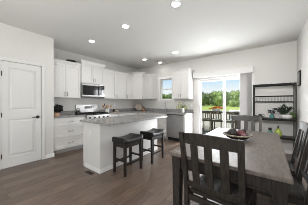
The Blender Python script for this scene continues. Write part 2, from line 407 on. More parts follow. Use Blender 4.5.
def upper(label, loc, rz, wd, d, z0, z1, doors, crown, group='white wall cabinets', crown_sides=(1, 1)):
    """doors: list of (x0,x1,handle side) in local x"""
    t = thing('wall_cabinet', label, 'cabinet', loc, rz, group)
    MB().box(0, wd, 0, d, z0, z1).build('carcass', 'cab', t, bevel=.002)
    for a, b, hs in doors:
        dr = front(a+G, b-G, z0+G, z1-G, -.001).build('door', 'cab', t, bevel=.0015)
        bar_pull(b-.032 if hs > 0 else a+.032, z0+.10, True, -.021).build('handle', 'nickel', dr)
    e0, e1 = .03*crown_sides[0], .03*crown_sides[1]
    m = MB(); ch = crown
    m.loft([[(0-.0, -.022, z1), (wd, -.022, z1), (wd, d, z1), (0, d, z1)], [(-e0*.5, -.035, z1+ch*.45), (wd+e1*.5, -.035, z1+ch*.45), (wd+e1*.5, d, z1+ch*.45), (-e0*.5, d, z1+ch*.45)],
            [(-e0, -.055, z1+ch*.85), (wd+e1, -.055, z1+ch*.85), (wd+e1, d, z1+ch*.85), (-e0, d, z1+ch*.85)], [(-e0, -.055, z1+ch), (wd+e1, -.055, z1+ch), (wd+e1, d, z1+ch), (-e0, d, z1+ch)]])
    m.build('crown_moulding', 'cab', t)
    return t
UX = XW + .335      # front of left wall cabinets; local y=d lands on the wall
ud = .333
upper('white two-door wall cabinet beside the pantry wall, left of the microwave', (UX, 1.425, 0), 90, .805, ud, 1.385, 2.29, [(0,.4025,1), (.4025,.805,-1)], .072, crown_sides=(0,0))
upper('short raised white wall cabinet right above the microwave', (UX+.04, 2.235, 0), 90, .765, ud+.04, 1.83, 2.40, [(0,.3825,1), (.3825,.765,-1)], .085)
upper('white two-door wall cabinet directly right of the microwave', (UX, 3.005, 0), 90, .995, ud, 1.385, 2.29, [(0,.4975,1), (.4975,.995,-1)], .072, crown_sides=(0,0))
upper('narrow single-door white wall cabinet touching the left side of the tall corner cabinet', (UX, 4.003, 0), 90, .352, ud, 1.385, 2.29, [(0,.352,-1)], .072, crown_sides=(0,0))
# diagonal corner cabinet
A_, B_ = (XW+.335, 4.36), (XW+.61, 4.635)
t = thing('wall_cabinet', 'tall white corner wall cabinet set at an angle between the two walls', 'cabinet', (0,0,0), 0, 'white wall cabinets')
poly = [(XW+.002, 4.36), A_, B_, (XW+.61, YB-.002), (XW+.002, YB-.002)]
MB().prism(poly, 1.385, 2.40).build('carcass', 'cab', t)
dl = math.dist(A_, B_)
def diag(m):                                   # local front (x along A_->B_) to world
    for v in m.bm.verts:
        x, y, z = v.co; s2 = math.sqrt(.5)
        v.co = (A_[0] + (x-y*-1*-1)*s2, A_[1] + (x+y)*s2, z)
    return m
dr = diag(front(G, dl-G, 1.3875, 2.3975, -.001)).build('door', 'cab', t)
diag(bar_pull(.04, 1.485, True, -.021)).build('handle', 'nickel', dr)
def ring(o, z): 
    return [(XW+.002, 4.36-o*.1, z), (A_[0]+o*.4, A_[1]-o*.1, z), (B_[0]+o*.1, B_[1]-o*.4, z), (XW+.61+o*.1, YB-.002, z), (XW+.002, YB-.002, z)]
MB().loft([ring(.02, 2.40), ring(.06, 2.44), ring(.11, 2.475), ring(.11, 2.485)]).build('crown_moulding', 'cab', t)

UY = YB - .335
upper('narrow white wall cabinet left of the kitchen window', (XW+.613, UY, 0), 0, .455, ud, 1.385, 2.29, [(0,.455,-1)], .072, crown_sides=(0,1))
upper('white two-door wall cabinet between the kitchen window and the sliding door', (-2.712, UY, 0), 0, .645, ud, 1.385, 2.29, [(0,.3225,1), (.3225,.645,-1)], .072)

# base cabinets
def base_cab(label, loc, rz, wd, d, rows, group='white base cabinets', ends=(0,0)):
    """rows: list of (kind, z0, z1, splits)"""
    t = thing('base_cabinet', label, 'cabinet', loc, rz, group)
    MB().box(0, wd, 0, d, .10, .874).build('carcass', 'cab', t, bevel=.002)
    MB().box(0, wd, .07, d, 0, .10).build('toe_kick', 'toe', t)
    for kind, z0, z1, n in rows:
        for i in range(n):
            a, b = wd*i/n + .006, wd*(i+1)/n - .006
            o = front(a, b, z0, z1, -.001, True).build(kind, 'cab', t, bevel=.0015)
            if kind == 'drawer': bar_pull((a+b)/2, (z0+z1)/2, False, -.021, .14).build('handle', 'nickel', o)
            else: bar_pull(b-.035 if (i % 2 == 0 and n > 1) else a+.035, z1-.10, True, -.021).build('handle', 'nickel', o)
    return t
BX = XW + .61; bd = .608
D3 = [('drawer', .112, .385, 1), ('drawer', .392, .665, 1), ('drawer', .672, .855, 1)]
base_cab('white three-drawer base cabinet between the pantry wall and the range', (BX, 1.424, 0), 90, .806, bd, D3)
DD = [('door', .112, .69, 2), ('drawer', .70, .855, 2)]
base_cab('white base cabinet right of the range, behind the island', (BX, 3.006, 0), 90, .75, bd, DD)
t = base_cab('white corner base cabinet where the two counters meet', (BX, 3.76, 0), 90, .53, bd, [('door', .112, .855, 1)])
MB().box(.54, 1.206, .005, bd, .10, .874).build('corner_body', 'cab', t)
base_cab('white sink base cabinet under the kitchen window, left of the dishwasher', (-4.065, YB-.61, 0), 0, 1.31, bd, [('door', .112, .69, 3), ('drawer', .70, .855, 3)])
tag(MB().box(-2.128, -2.075, YB-.632, YB-.002, 0, .874).build('end_panel', 'cab', bevel=.003), 'white end panel closing the counter beside the dishwasher', 'cabinet panel')

# dishwasher
t = thing('dishwasher', 'stainless steel dishwasher under the counter beside the kitchen sink', 'dishwasher', (-2.745, YB-.61, 0))
MB().box(0, .61, .02, .60, .10, .868).build('tub', 'black', t)
MB().box(0.004, .606, -.028, .018, .115, .865, .006).build('door', 'steel', t)
h_ = MB(); h_.tube([(.06, -.065, .80), (.55, -.065, .80)], .011, 10); h_.tube([(.08, -.065, .80), (.08, -.028, .80)], .008, 8); h_.tube([(.53, -.065, .80), (.53, -.028, .80)], .008, 8)
h_.build('handle', 'steel', t)
MB().box(.004, .606, .05, .58, 0, .099).build('toe_panel', 'black', t)
MB().box(.01, .6, -.03, -.0285, .842, .862).build('control_strip', 'display', t)

# worktops
CT0, CT1 = .876, .914
tp = thing('worktop', 'grey granite worktop between the pantry wall and the range', 'countertop', (0,0,0), 0, 'grey granite worktops')
MB().box(XW+.002, BX+.035, 1.424, 2.232, CT0, CT1).build('slab', 'granite', tp, bevel=.004)
tag(MB().box(XW+.002, XW+.022, 1.424, 2.232, CT1+.0005, CT1+.10).build('backsplash', 'granite', bevel=.002), 'low grey granite backsplash strip between the pantry wall and the range', 'backsplash', 'granite backsplash strips')
tp = thing('worktop', 'grey granite L-shaped worktop running from the range past the sink to the dishwasher end', 'countertop', (0,0,0), 0, 'grey granite worktops')
m = MB()
m.box(XW+.002, BX+.035, 3.004, 4.325, CT0, CT1)
yb0, yb1 = 4.325, YB-.002
sx0, sx1, sy0, sy1 = -3.52, -2.84, 4.43, 4.83       # sink cut-out
m.box(XW+.002, sx0, yb0, yb1, CT0, CT1); m.box(sx1, -2.045, yb0, yb1, CT0, CT1)
m.box(sx0, sx1, yb0, sy0, CT0, CT1); m.box(sx0, sx1, sy1, yb1, CT0, CT1)
m.build('slab', 'granite', tp)
tag(MB().box(XW+.002, XW+.022, 3.004, yb1, CT1+.0005, CT1+.10).build('backsplash', 'granite', bevel=.002), 'low grey granite backsplash strip right of the range', 'backsplash', 'granite backsplash strips')
tag(MB().box(XW+.023, -2.06, yb1-.02, yb1, CT1+.0005, CT1+.10).build('backsplash', 'granite', bevel=.002), 'low grey granite backsplash strip behind the sink and faucet', 'backsplash', 'granite backsplash strips')
s_ = thing('kitchen_sink', 'stainless steel sink set in the counter under the window', 'sink', (0,0,0))
m = MB(); x0, x1, y0, y1 = sx0+.003, sx1-.003, sy0+.003, sy1-.003
m.box(x0, x1, y0, y1, .876, .882); m.box(x0, x0+.004, y0, y1, .882, .912); m.box(x1-.004, x1, y0, y1, .882, .912); m.box(x0+.004, x1-.004, y0, y0+.004, .882, .912); m.box(x0+.004, x1-.004, y1-.004, y1, .882, .912)
m.build('basin', 'steel', s_)
MB().lathe([(.001,0), (.04,0), (.04,.003), (.001,.003)], (-3.18, 4.63, .882), 20).build('drain', 'chrome', s_)
t = thing('kitchen_faucet', 'chrome gooseneck faucet standing behind the sink', 'faucet', (-3.13, 4.89, CT1))
MB().lathe([(.001,0), (.03,0), (.03,.008), (.018,.015), (.016,.10), (.001,.10)], n=16).build('base', 'chrome', t)
pts = [(0, 0, .10), (0, 0, .27)] + [(0, -.09+.09*math.cos(a), .27+.09*math.sin(a)) for a in [math.pi*i/10 for i in range(1, 10)]] + [(0, -.18, .27), (0, -.18, .20)]
MB().tube(pts, .011, 10).build('spout', 'chrome', t)
MB().tube([(.016, 0, .07), (.06, 0, .085), (.10, 0, .12)], .007, 8).build('lever', 'chrome', t)
t = thing('soap_dispenser', 'small chrome soap dispenser left of the faucet', 'soap dispenser', (-3.30, 4.89, CT1))
MB().lathe([(.001,0), (.02,0), (.02,.01), (.01,.015), (.009,.06), (.001,.06)], n=14).build('body', 'chrome', t)
MB().tube([(0,0,.06), (0,0,.085), (0,-.06,.085)], .006, 8).build('nozzle', 'chrome', t)

# range
t = thing('gas_range', 'stainless steel gas range with black grates under the microwave', 'range', (BX+.04, 2.238, 0), 90)
W, D = .76, .645
MB().box(0, W, .02, D, .09, .895).build('body', 'steel', t)
MB().box(.02, W-.02, .07, D-.02, 0, .089).build('base', 'black', t)
od = MB().box(.01, W-.01, -.02, .018, .24, .74, .005).build('oven_door', 'steel', t)
MB().box(.12, W-.12, -.0235, -.0205, .36, .60).build('window', 'black_glass', od)
h_ = MB(); h_.tube([(.06, -.065, .69), (W-.06, -.065, .69)], .012, 10)
for x in (.08, W-.08): h_.tube([(x, -.065, .69), (x, -.02, .69)], .009, 8)
h_.build('handle', 'steel', od)
MB().box(.01, W-.01, -.02, .018, .095, .23, .004).build('storage_drawer', 'steel', t)
MB().box(0, W, -.03, .018, .75, .895, .006).build('control_panel', 'steel_light', t)
for i in range(5):
    x = .09 + i*(W-.18)/4
    MB().lathe([(.022,-.06), (.026,-.04), (.028,-.0305), (.001,-.0305)], (x, 0, .825), 16, axis='y').build('knob', 'black', t)
MB().box(0, W, -.03, D-.06, .896, .914, .004).build('cooktop', 'black', t)
for gx in (.03, .275, .52):
    g = MB(); gw = .21
    for yy in (.02, .29, .55): g.box(gx, gx+gw, yy, yy+.016, .936, .950)
    for xx in (gx, gx+gw/2-.008, gx+gw-.016): g.box(xx, xx+.016, .02, .566, .936, .950)
    for xx in (gx, gx+gw-.016):
        for yy in (.02, .55): g.box(xx, xx+.016, yy, yy+.016, .914, .936)
    g.build('grate', 'iron', t)
for bx_, by_ in ((.135,.16), (.135,.43), (.38,.29), (.625,.16), (.625,.43)):
    MB().lathe([(.05,0), (.05,.010), (.03,.014), (.001,.014)], (bx_, by_, .914), 16).build('burner_cap', 'iron', t)
bp = MB().box(0, W, D-.055, D, .896, 1.19, .006).build('back_guard', 'steel_light', t)
MB().box(.27, .52, D-.058, D-.0555, 1.06, 1.14).build('display', 'display', bp)

# microwave
t = thing('microwave', 'stainless steel over-the-range microwave under the raised cabinet', 'microwave', (XW+.405, 2.24, 1.395), 90)
MB().box(0, .755, .022, .403, 0, .430).build('body', 'steel', t)
dr = MB().box(.003, .585, 0, .021, .04, .428, .004).build('door', 'steel', t)
MB().box(.015, .583, -.003, -.0002, .085, .365).build('window', 'black_glass', dr)
h_ = MB(); h_.tube([(.558, -.045, .08), (.558, -.045, .39)], .011, 10)
for z in (.10, .37): h_.tube([(.558, -.045, z), (.558, 0, z)], .008, 8)
h_.build('handle', 'steel', dr)
cp = MB().box(.588, .752, 0, .021, .04, .428, .004).build('control_panel', 'steel_light', t)
MB().box(.598, .745, -.003, -.0002, .10, .39).build('keypad', 'black_glass', cp)
MB().box(.003, .752, .002, .021, .002, .037).build('vent_grille', 'black', t)

# island
IX0, IX1, IY0, IY1 = -2.94, -2.38, 1.57, 3.29
t = thing('kitchen_island', 'white panelled kitchen island base standing on the plank floor', 'island', (0,0,0))
MB().box(IX0+.001, IX1, IY0, IY1, .0, .874).build('carcass', 'cab', t, bevel=.003)
m = MB(); b_ = .075
m.box(IX0+.06, IX1+.01, IY0-.010, IY0, 0, b_); m.box(IX1, IX1+.010, IY0, IY1+.01, 0, b_); m.box(IX0+.06, IX1, IY1, IY1+.010, 0, b_)
m.build('base_moulding', 'trim_bright', t, bevel=.003)
q = .05
MB().box(IX0+.02, IX0+.02+q, IY0-.006, IY0, b_, .874).build('corner_trim', 'cab', t)
MB().box(IX1-q, IX1+.006, IY0-.006, IY0, b_, .874).box(IX1, IX1+.006, IY0, IY0+q, b_, .874).build('corner_trim', 'cab', t)
MB().box(IX1, IX1+.006, IY1-q, IY1, b_, .874).build('corner_trim', 'cab', t)
for a, b in ((IY0+.01, IY0+.58), (IY0+.585, IY0+1.145), (IY0+1.15, IY1-.01)):
    m = front(0, b-a, .112, .855, -.001)
    for v in m.bm.verts:
        x, y, z = v.co; v.co = (IX0 + y, b - x, z)
    m.build('door', 'cab', t)
tag(MB().box(-3.02, -2.08, 1.53, 3.33, CT0, CT1).build('worktop', 'granite', bevel=.004), 'grey granite worktop on the island, overhanging toward the stools', 'countertop', 'grey granite worktops')
def outlet(label, loc, rz):
    t = thing('outlet', label, 'outlet', loc, rz, 'wall outlets')
    MB().box(-.036, .036, -.006, 0, -.058, .058, .002).build('cover_plate', 'plastic', t)
    for z in (-.022, .022): MB().lathe([(.001,-.0075), (.014,-.0075), (.016,-.006), (.001,-.006)], (0, 0, z), 14, axis='y').build('socket', 'plastic', t)
outlet('white outlet on the end of the island', (-2.70, IY0-.0005, .66), 0)
outlet('white wall outlet above the counter beside the pantry wall', (XW+.0005, 1.80, 1.16), 90)
outlet('white wall outlet above the counter right of the range', (XW+.0005, 3.72, 1.16), 90)
outlet('white wall outlet under the cabinet beside the sliding door', (-2.13, YB-.0005, 1.16), 0)
t = thing('floor_register', 'dark metal floor vent by the island corner', 'floor vent', (-2.565, 1.48, 0))
t.scale = (.72, .72, 1)
m = MB(); m.box(-.14, .14, -.055, -.04, 0, .005); m.box(-.14, .14, .04, .055, 0, .005); m.box(-.14, -.125, -.04, .04, 0, .005); m.box(.125, .14, -.04, .04, 0, .005)
m.build('frame', 'register', t)
m = MB()
for i in range(12): m.box(-.118+i*.02, -.109+i*.02, -.04, .04, 0, .004)
m.build('louvre', 'register', t)
MB().box(-.125, .125, -.04, .04, 0, .001).build('backing', 'black', t)

# ------------------------------------------------------------------ counter stools
def make_stool(label, loc):
    t = thing('counter_stool', label, 'stool', loc, 0, 'counter stools at the island')
    a, b, zt = .135, .195, .55      # half leg spacing, seat rail height
    for sx in (-1, 1):
        for sy in (-1, 1):
            MB().post([(sx*(a+.005), sy*(b+.005), 0), (sx*a, sy*b, zt)], .036, .036, .046, .046).build('leg', 'espresso', t, bevel=.003)
    m = MB()
    for sx in (-1, 1): m.box(sx*a-.012, sx*a+.012, -b+.024, b-.024, zt-.075, zt)
    for sy in (-1, 1): m.box(-a+.024, a-.024, sy*b-.012, sy*b+.012, zt-.075, zt)
    m.build('seat_rail', 'espresso', t)
    for sx, z in ((-1, .17), (1, .17)): MB().box(sx*(a+.003)-.010, sx*(a+.003)+.010, -b+.02, b-.02, z, z+.032).build('stretcher', 'espresso', t)
    for sy in (-1, 1): MB().box(-a+.02, a-.02, sy*(b+.003)-.010, sy*(b+.003)+.010, .235, .267).build('stretcher', 'espresso', t)
    # saddle cushion: ends rise along y
    n = 16; rings = []
    hw, hl = .172, .235
    for i in range(n+1):
        y = -hl + 2*hl*i/n; u = y/hl
        dip = .040*abs(u)**2.2
        r_ = .012 if abs(u) == 1 else 0
        zb, zt2 = zt+.001, zt+.062+dip-r_
        w2 = hw - (.012 if abs(u) == 1 else 0)
        rings.append([(-w2, y, zb), (w2, y, zb), (w2+.006, y, zb+.03), (w2, y, zt2-.012), (w2-.02, y, zt2), (0, y, zt2-.004), (-w2+.02, y, zt2), (-w2, y, zt2-.012), (-w2-.006, y, zb+.03)])
    MB().loft(rings, True, True).build('saddle_cushion', 'leather', t)
    m = MB()
    for sx in (-1, 1):
        for i in range(20): m.ball((sx*(hw+.002), -.22+i*.0232, zt+.012), .0045, 1)
    for sy in (-1, 1):
        for i in range(14): m.ball((-.15+i*.0231, sy*(hl+.0005), zt+.012), .0045, 1)
    m.build('nailhead_trim', 'bronze', t)
    return t
st = make_stool('black saddle-seat counter stool at the near end of the island', (-2.085, 1.965, 0))
st2 = copy_tree(st); st2.location = (-2.06, 2.675, 0)
st2['label'] = 'black saddle-seat counter stool farther along the island, nearer the dishwasher'

# ------------------------------------------------------------------ dining table and chairs
TX0, TX1, TY0, TY1, TZ = -.80, .125, 1.305, 3.16, .762
t = thing('dining_table', 'long grey-brown wooden dining table with dark square legs', 'table', (0,0,0))
m = MB(); npl = 6
m.box(TX0, TX1, TY0, TY1, TZ-.032, TZ)
m.build('tabletop', 'tablewood', t, bevel=.006)
m = MB(); i_ = .045; a0 = TZ-.032-.115; a1 = TZ-.0325
m.box(TX0+i_, TX1-i_, TY0+i_, TY0+i_+.024, a0, a1); m.box(TX0+i_, TX1-i_, TY1-i_-.024, TY1-i_, a0, a1)
m.box(TX0+i_, TX0+i_+.024, TY0+i_+.024, TY1-i_-.024, a0, a1); m.box(TX1-i_-.024, TX1-i_, TY0+i_+.024, TY1-i_-.024, a0, a1)
m.build('apron', 'charwood', t)
m = MB(); 
m.box(TX0+.11, TX1-.11, TY0+i_-.008, TY0+i_-.0005, a0, a0+.018); m.box(TX1-i_+.0005, TX1-i_+.008, TY0+.11, TY1-.11, a0, a0+.018); m.box(TX0+i_-.008, TX0+i_-.0005, TY0+.11, TY1-.11, a0, a0+.018)
m.build('apron_bead', 'charwood', t)
for x in (TX0+.066, TX1-.066):
    for y in (TY0+.066, TY1-.066):
        MB().post([(x, y, 0), (x, y, TZ-.16), (x, y, TZ-.033)], .066, .066, .094, .094).build('leg', 'charwood', t, bevel=.004)

def make_chair(label, loc, rz):
    """origin on the floor under the seat, back towards local -y"""
    t = thing('dining_chair', label, 'chair', loc, rz, 'dining chairs round the table')
    hw = .225
    def by(z):  # back plane
        return -.205 if z < .46 else -.205 - (z-.46)*.165
    for sx in (-1, 1):
        MB().post([(sx*(hw-.004), -.245, 0), (sx*hw, -.205, .30), (sx*hw, -.203, .46), (sx*hw, by(.72), .72), (sx*(hw+.004), by(1.0)-.006, 1.0)], .040, .044, .042, .032).build('back_leg', 'charwood', t, bevel=.004)
        MB().post([(sx*(hw-.01), .20, 0), (sx*(hw-.01), .20, .435)], .034, .034, .044, .044).build('front_leg', 'charwood', t, bevel=.003)
        MB().box(sx*(hw-.006)-.011, sx*(hw-.006)+.011, -.18, .178, .385, .435).build('seat_rail', 'charwood', t)
        MB().box(sx*(hw-.008)-.009, sx*(hw-.008)+.009, -.205, .185, .17, .202).build('stretcher', 'charwood', t)
    MB().box(-hw+.018, hw-.018, .19, .212, .385, .435).build('seat_rail', 'charwood', t)
    MB().box(-hw+.022, hw-.022, -.216, -.194, .385, .435).build('seat_rail', 'charwood', t)
    MB().box(-hw+.014, hw-.014, -.01, .01, .175, .200).build('stretcher', 'charwood', t)
    def crossrail(z0, z1, bow, th, crest=0):
        rings = []; n = 12
        for i in range(n+1):
            x = -hw+.018 + (2*hw-.036)*i/n; u = 2*i/n-1; o = -bow*(1-u*u); c = crest*(1-u*u)
            rings.append([(x, by(z0)+o-th/2, z0), (x, by(z0)+o+th/2, z0), (x, by(z1)+o+th/2, z1+c), (x, by(z1)+o-th/2, z1+c)])
        return MB().loft(rings)
    crossrail(.905, .995, .018, .022, .012).build('top_rail', 'charwood', t, bevel=.003)
    crossrail(.512, .562, .018, .020).build('lower_rail', 'charwood', t, bevel=.003)
    for x in (-.118, 0, .118):
        u = x/hw; o = -.018*(1-u*u)
        MB().post([(x, by(.563)+o, .563), (x, by(.77)+o, .77), (x, by(.904)+o, .904)], .060, .014).build('slat', 'charwood', t)
    # scooped seat
    nx, ny = 12, 12; m = MB(); top = []; bot = []
    for j in range(ny+1):
        for i in range(nx+1):
            u = 2*i/nx-1; v = j/ny
            wdt = .215 + .018*v
            z = .466 - .014*max(0, 1-(abs(abs(u)-.45)/.5)**2)*math.sin(math.pi*min(1, v*.95+.05))
            ed = -.006 if (i in (0, nx) or j in (0, ny)) else 0
            top.append(m.bm.verts.new((u*wdt, -.18 + .42*v, z+ed))); bot.append(m.bm.verts.new((u*wdt, -.18+.42*v, .437)))
    id_ = lambda i, j: j*(nx+1)+i
    for j in range(ny):
        for i in range(nx):
            f = m.bm.faces.new((top[id_(i,j)], top[id_(i+1,j)], top[id_(i+1,j+1)], top[id_(i,j+1)])); f.smooth = True
            m.bm.faces.new((bot[id_(i,j)], bot[id_(i,j+1)], bot[id_(i+1,j+1)], bot[id_(i+1,j)]))
    for i in range(nx):
        m.bm.faces.new((top[id_(i,0)], bot[id_(i,0)], bot[id_(i+1,0)], top[id_(i+1,0)])); m.bm.faces.new((top[id_(i,ny)], top[id_(i+1,ny)], bot[id_(i+1,ny)], bot[id_(i,ny)]))
    for j in range(ny):
        m.bm.faces.new((top[id_(0,j)], top[id_(0,j+1)], bot[id_(0,j+1)], bot[id_(0,j)])); m.bm.faces.new((top[id_(nx,j)], bot[id_(nx,j)], bot[id_(nx,j+1)], top[id_(nx,j+1)]))
    m.build('seat', 'charwood', t)
    return t
ch = make_chair('dark slat-back dining chair at the near end of the table, its back to the camera', (-.365, 1.49, 0), -3)
for lb, loc, rz in (('dark slat-back dining chair at the far end of the table, facing the camera', (-.352, 3.10, 0), 180),
                    ('dark slat-back dining chair along the right wall, beside the metal rack', (.055, 2.58, 0), 90),
                    ('dark slat-back dining chair along the right wall, nearer the camera and mostly cut off', (.055, 1.995, 0), 90)):
    o = copy_tree(ch); o.location = loc; o.rotation_euler = (0, 0, R(rz)); o['label'] = lb

# bowl of balls
t = thing('decorative_bowl', 'shallow dark bowl with pale woven rim on the dining table', 'bowl', (-.345, 2.33, TZ))
t.scale = (.93, .93, 1)
MB().lathe([(.001,.001), (.085,.001), (.140,.025), (.183,.066), (.176,.068), (.132,.034), (.08,.012), (.001,.011)], n=40).build('bowl', 'darkbowl', t)
m = MB(); n = 40; rings = []
for i in range(n+1):
    a = 2*math.pi*i/n
    rings.append([(math.cos(a)*(.184+.009*math.cos(b)), math.sin(a)*(.184+.009*math.cos(b)), .064+.010*math.sin(b)) for b in [2*math.pi*k/8 for k in range(8)]])
m.loft(rings, False, True).build('rim', 'rim', t)
ux, uy = math.cos(R(37)), math.sin(R(37))      # sideways as seen from the dining end
def inbowl(s, d): return (-.345 + ux*s - uy*d, 2.33 + uy*s + ux*d)
for lb, mt, s, d, r, dz in (('large dark grey decorative ball at the left side of the bowl', 'ball_dark', -.070, -.01, .060, .022),
                        ('dusty red decorative ball at the middle of the bowl', 'ball_red', .048, .0, .054, .016),
                        ('pale pink decorative ball at the front right of the bowl', 'ball_pink', .040, -.088, .034, .031),
                        ('dark decorative ball at the right rim of the bowl', 'ball_dark', .116, .055, .034, .054),
                        ('dark decorative ball at the back of the bowl behind the red one', 'ball_dark', .0, .10, .046, .040)):
    x, y = inbowl(s, d)
    tag(MB().ball((0,0,0), r, 3, jitter=.02).build('decorative_ball', mt, loc=(x, y, TZ+dz+r)), lb, 'decorative ball', 'balls in the bowl')

# ------------------------------------------------------------------ metal rack and what stands on it
KX0, KX1, KY0, KY1 = -.312, .478, 4.59, 4.945
t = thing('metal_rack', 'black metal storage rack standing against the back wall', 'shelf', (0,0,0))
for x in (KX0, KX1):
    for y in (KY0, KY1):
        p = .019
        MB().box(x-p/2, x+p/2, y-p/2, y+p/2, 0, 1.70).build('post', 'black_metal', t)
for y in (KY0, KY1): MB().box(KX0+.013, KX1-.013, y-.012, y+.012, 1.668, 1.70).build('top_rail', 'black_metal', t)
for x in (KX0, KX1): MB().box(x-.011, x+.011, KY0+.013, KY1-.013, 1.672, 1.698).build('side_rail', 'black_metal', t)
for x in (KX0+.14, KX0+.36, KX0+.58, KX0+.70): MB().ball((x, KY0, 1.702), .011, 2).build('bolt_cap', 'nickel', t)
for z in (1.40, 1.255): MB().box(KX0+.013, KX1-.013, KY1-.010, KY1+.010, z, z+.03).build('gallery_rail', 'black_metal', t)
for i in range(12):
    x = KX0+.05+i*.0627
    MB().box(x-.020, x+.020, KY1-.004, KY1+.004, 1.286, 1.399).build('gallery_slat', 'paleslat', t)
for z in (.845, .42):
    MB().box(KX0+.0135, KX1-.0135, KY0+.0, KY1-.0, z, z+.022).build('shelf_board', 'charwood', t)
    MB().box(KX0+.0135, KX1-.0135, KY0-.013, KY0-.0005, z-.018, z+.028).build('shelf_lip', 'black_metal', t)
SZ, LZ = .868, .443
# watering can
t = thing('watering_can', 'small black watering can with a long spout on the rack shelf', 'watering can', (-.185, 4.68, SZ), 0)
MB().lathe([(.001,0), (.052,0), (.056,.01), (.050,.06), (.03,.085), (.022,.10), (.001,.10)], n=20).build('body', 'black', t)
MB().tube([(-.04,0,.035), (-.09,0,.055), (-.15,0,.066)], .016, 8, .008).build('spout', 'black', t)
MB().tube([(.048,0,.03), (.095,0,.05), (.085,0,.09), (.03,0,.09)], .007, 8).build('handle', 'black', t)
# teal vase with plum sprigs
t = thing('bud_vase', 'teal bottle vase holding dark sprigs on the upper rack shelf', 'vase', (.055, 4.66, SZ))
MB().lathe([(.001,0), (.042,0), (.050,.015), (.050,.065), (.030,.09), (.018,.10), (.020,.125), (.012,.125), (.001,.10)], n=20).build('vase', 'teal', t)
m = MB()
for k in range(70):
    a = random.uniform(0, 6.28); rr = random.uniform(0, .075)
    m.leaf((rr*math.cos(a), rr*math.sin(a)*.7, .12+random.uniform(0,.085)), (math.cos(a), math.sin(a), random.uniform(-.2,1)), .04, .026)
m.build('sprigs', 'leaf_plum', t)
# potted plant
t = thing('potted_plant', 'leafy dark green plant in a white bowl pot at the right end of the rack', 'plant', (.325, 4.70, SZ))
MB().lathe([(.001,0), (.07,0), (.10,.03), (.112,.075), (.114,.098), (.106,.098), (.10,.075), (.001,.075)], n=28).build('pot', 'white_ceramic', t)
m = MB()
for k in range(120):
    a = random.uniform(0, 6.28); el = random.uniform(.7, 1.5)
    d = Vector((math.cos(a)*math.cos(el) - .25, math.sin(a)*math.cos(el)*.7, math.sin(el))).normalized()
    ln = random.uniform(.18, .33); s0 = random.uniform(.2, .95)
    m.leaf(Vector((-.02,0,.08)) + d*ln*s0*.75, d + Vector((random.uniform(-.5,.5), random.uniform(-.3,.3), -.1)), ln*.42, .042, .2)
m.build('leaves', 'leaf_dark', t)
m = MB()
for k in range(60):
    a = random.uniform(-.9, .9); rr = random.uniform(.05, .15)
    m.leaf((rr*math.cos(a), rr*math.sin(a)*.7, .10 + random.uniform(-.02,.07) - max(0, rr-.115)*2.2), (1, a, random.uniform(-.9,.4)), .05, .03, .3)
m.build('trailing_leaves', 'leaf_mid', t)
# lower shelf jars
t = thing('lidded_jar', 'small teal jar with dark stopper on the lower rack shelf', 'jar', (.02, 4.67, LZ))
MB().lathe([(.001,0), (.045,0), (.055,.02), (.055,.09), (.035,.13), (.026,.14), (.001,.14)], n=20).build('body', 'teal', t)
MB().lathe([(.026,.1405), (.034,.15), (.034,.19), (.02,.20), (.001,.20)], n=16).build('stopper', 'black_metal', t)
t = thing('lidded_jar', 'lime green pear-shaped jar with dark stem on the lower rack shelf', 'jar', (.175, 4.66, LZ))
MB().lathe([(.001,0), (.05,0), (.072,.03), (.074,.08), (.055,.14), (.030,.185), (.020,.20), (.001,.20)], n=22).build('body', 'green', t)
MB().lathe([(.020,.2005), (.02,.205), (.014,.25), (.018,.262), (.001,.265)], n=14).build('stopper', 'charwood', t)

# frame on the right wall
t = thing('picture_frame', 'small dark framed print hanging on the right wall near the corner', 'picture', (XR, 4.47, 1.77))
m = MB(); a, b, q, d = .125, .155, .016, .026
m.box(-d, -.001, -a, -a+q, -b, b); m.box(-d, -.001, a-q, a, -b, b); m.box(-d, -.001, -a+q, a-q, -b, -b+q); m.box(-d, -.001, -a+q, a-q, b-q, b)
m.build('frame', 'black_metal', t); MB().box(-.015, -.002, -a+q, a-q, -b+q, b-q).build('print', 'artprint', t)

# vertical blinds
t = thing('vertical_blinds', 'grey vertical blinds drawn to the right of the sliding door under a valance', 'blinds', (0,0,0))
MB().box(-2.03, -.345, YB-.125, YB-.001, 2.065, 2.215, .006).build('valance', 'trim', t)
MB().box(-2.035, -.34, YB-.13, YB-.001, 2.2155, 2.232).build('valance_cap', 'trim', t)
for i in range(11):
    x = -.635 + i*.0245
    v = MB(); n = 6
    v.loft([[(x+.006*math.sin(math.pi*k/n) + (k/n-.5)*.03, YB-.10+.085*k/n, z) for k in range(n+1)] + [(x+.0015+.006*math.sin(math.pi*k/n) + (k/n-.5)*.03, YB-.10+.085*k/n, z) for k in range(n, -1, -1)] for z in (.03, 2.063)])
    v.build('vane', 'blind', t)
MB().tube([(-.66, YB-.11, 2.06), (-.66, YB-.11, .9)], .003, 6).build('wand', 'plastic', t)

# ------------------------------------------------------------------ small things on the counters
def leafball(r, n, ln, wd, c):
    m = MB()
    for k in range(n):
        d = Vector((random.gauss(0,1), random.gauss(0,1), random.gauss(0,1))).normalized()
        m.leaf(Vector(c)+d*r*random.uniform(.45,.85), d + Vector((random.uniform(-.5,.5), random.uniform(-.5,.5), random.uniform(-.3,.5))), ln, wd)
    return m
t = thing('potted_plant', 'round near-black plant in a tan pot at the counter end by the pantry wall', 'plant', (-4.18, 1.545, CT1))
t.scale = (1.12, 1.12, 1.12)
MB().lathe([(.001,0), (.052,0), (.060,.02), (.064,.085), (.057,.085), (.053,.07), (.001,.07)], n=22).build('pot', 'tan', t)
leafball(.096, 300, .035, .03, (.015, .03, .165)).ball((.015, .03, .165), .070, 2).build('foliage', 'leaf_black', t)
t = thing('kettle', 'black kettle on the counter just left of the range', 'kettle', (-4.28, 2.135, CT1))
MB().lathe([(.001,0), (.072,0), (.078,.015), (.068,.07), (.045,.105), (.001,.11)], n=22).build('body', 'black', t)
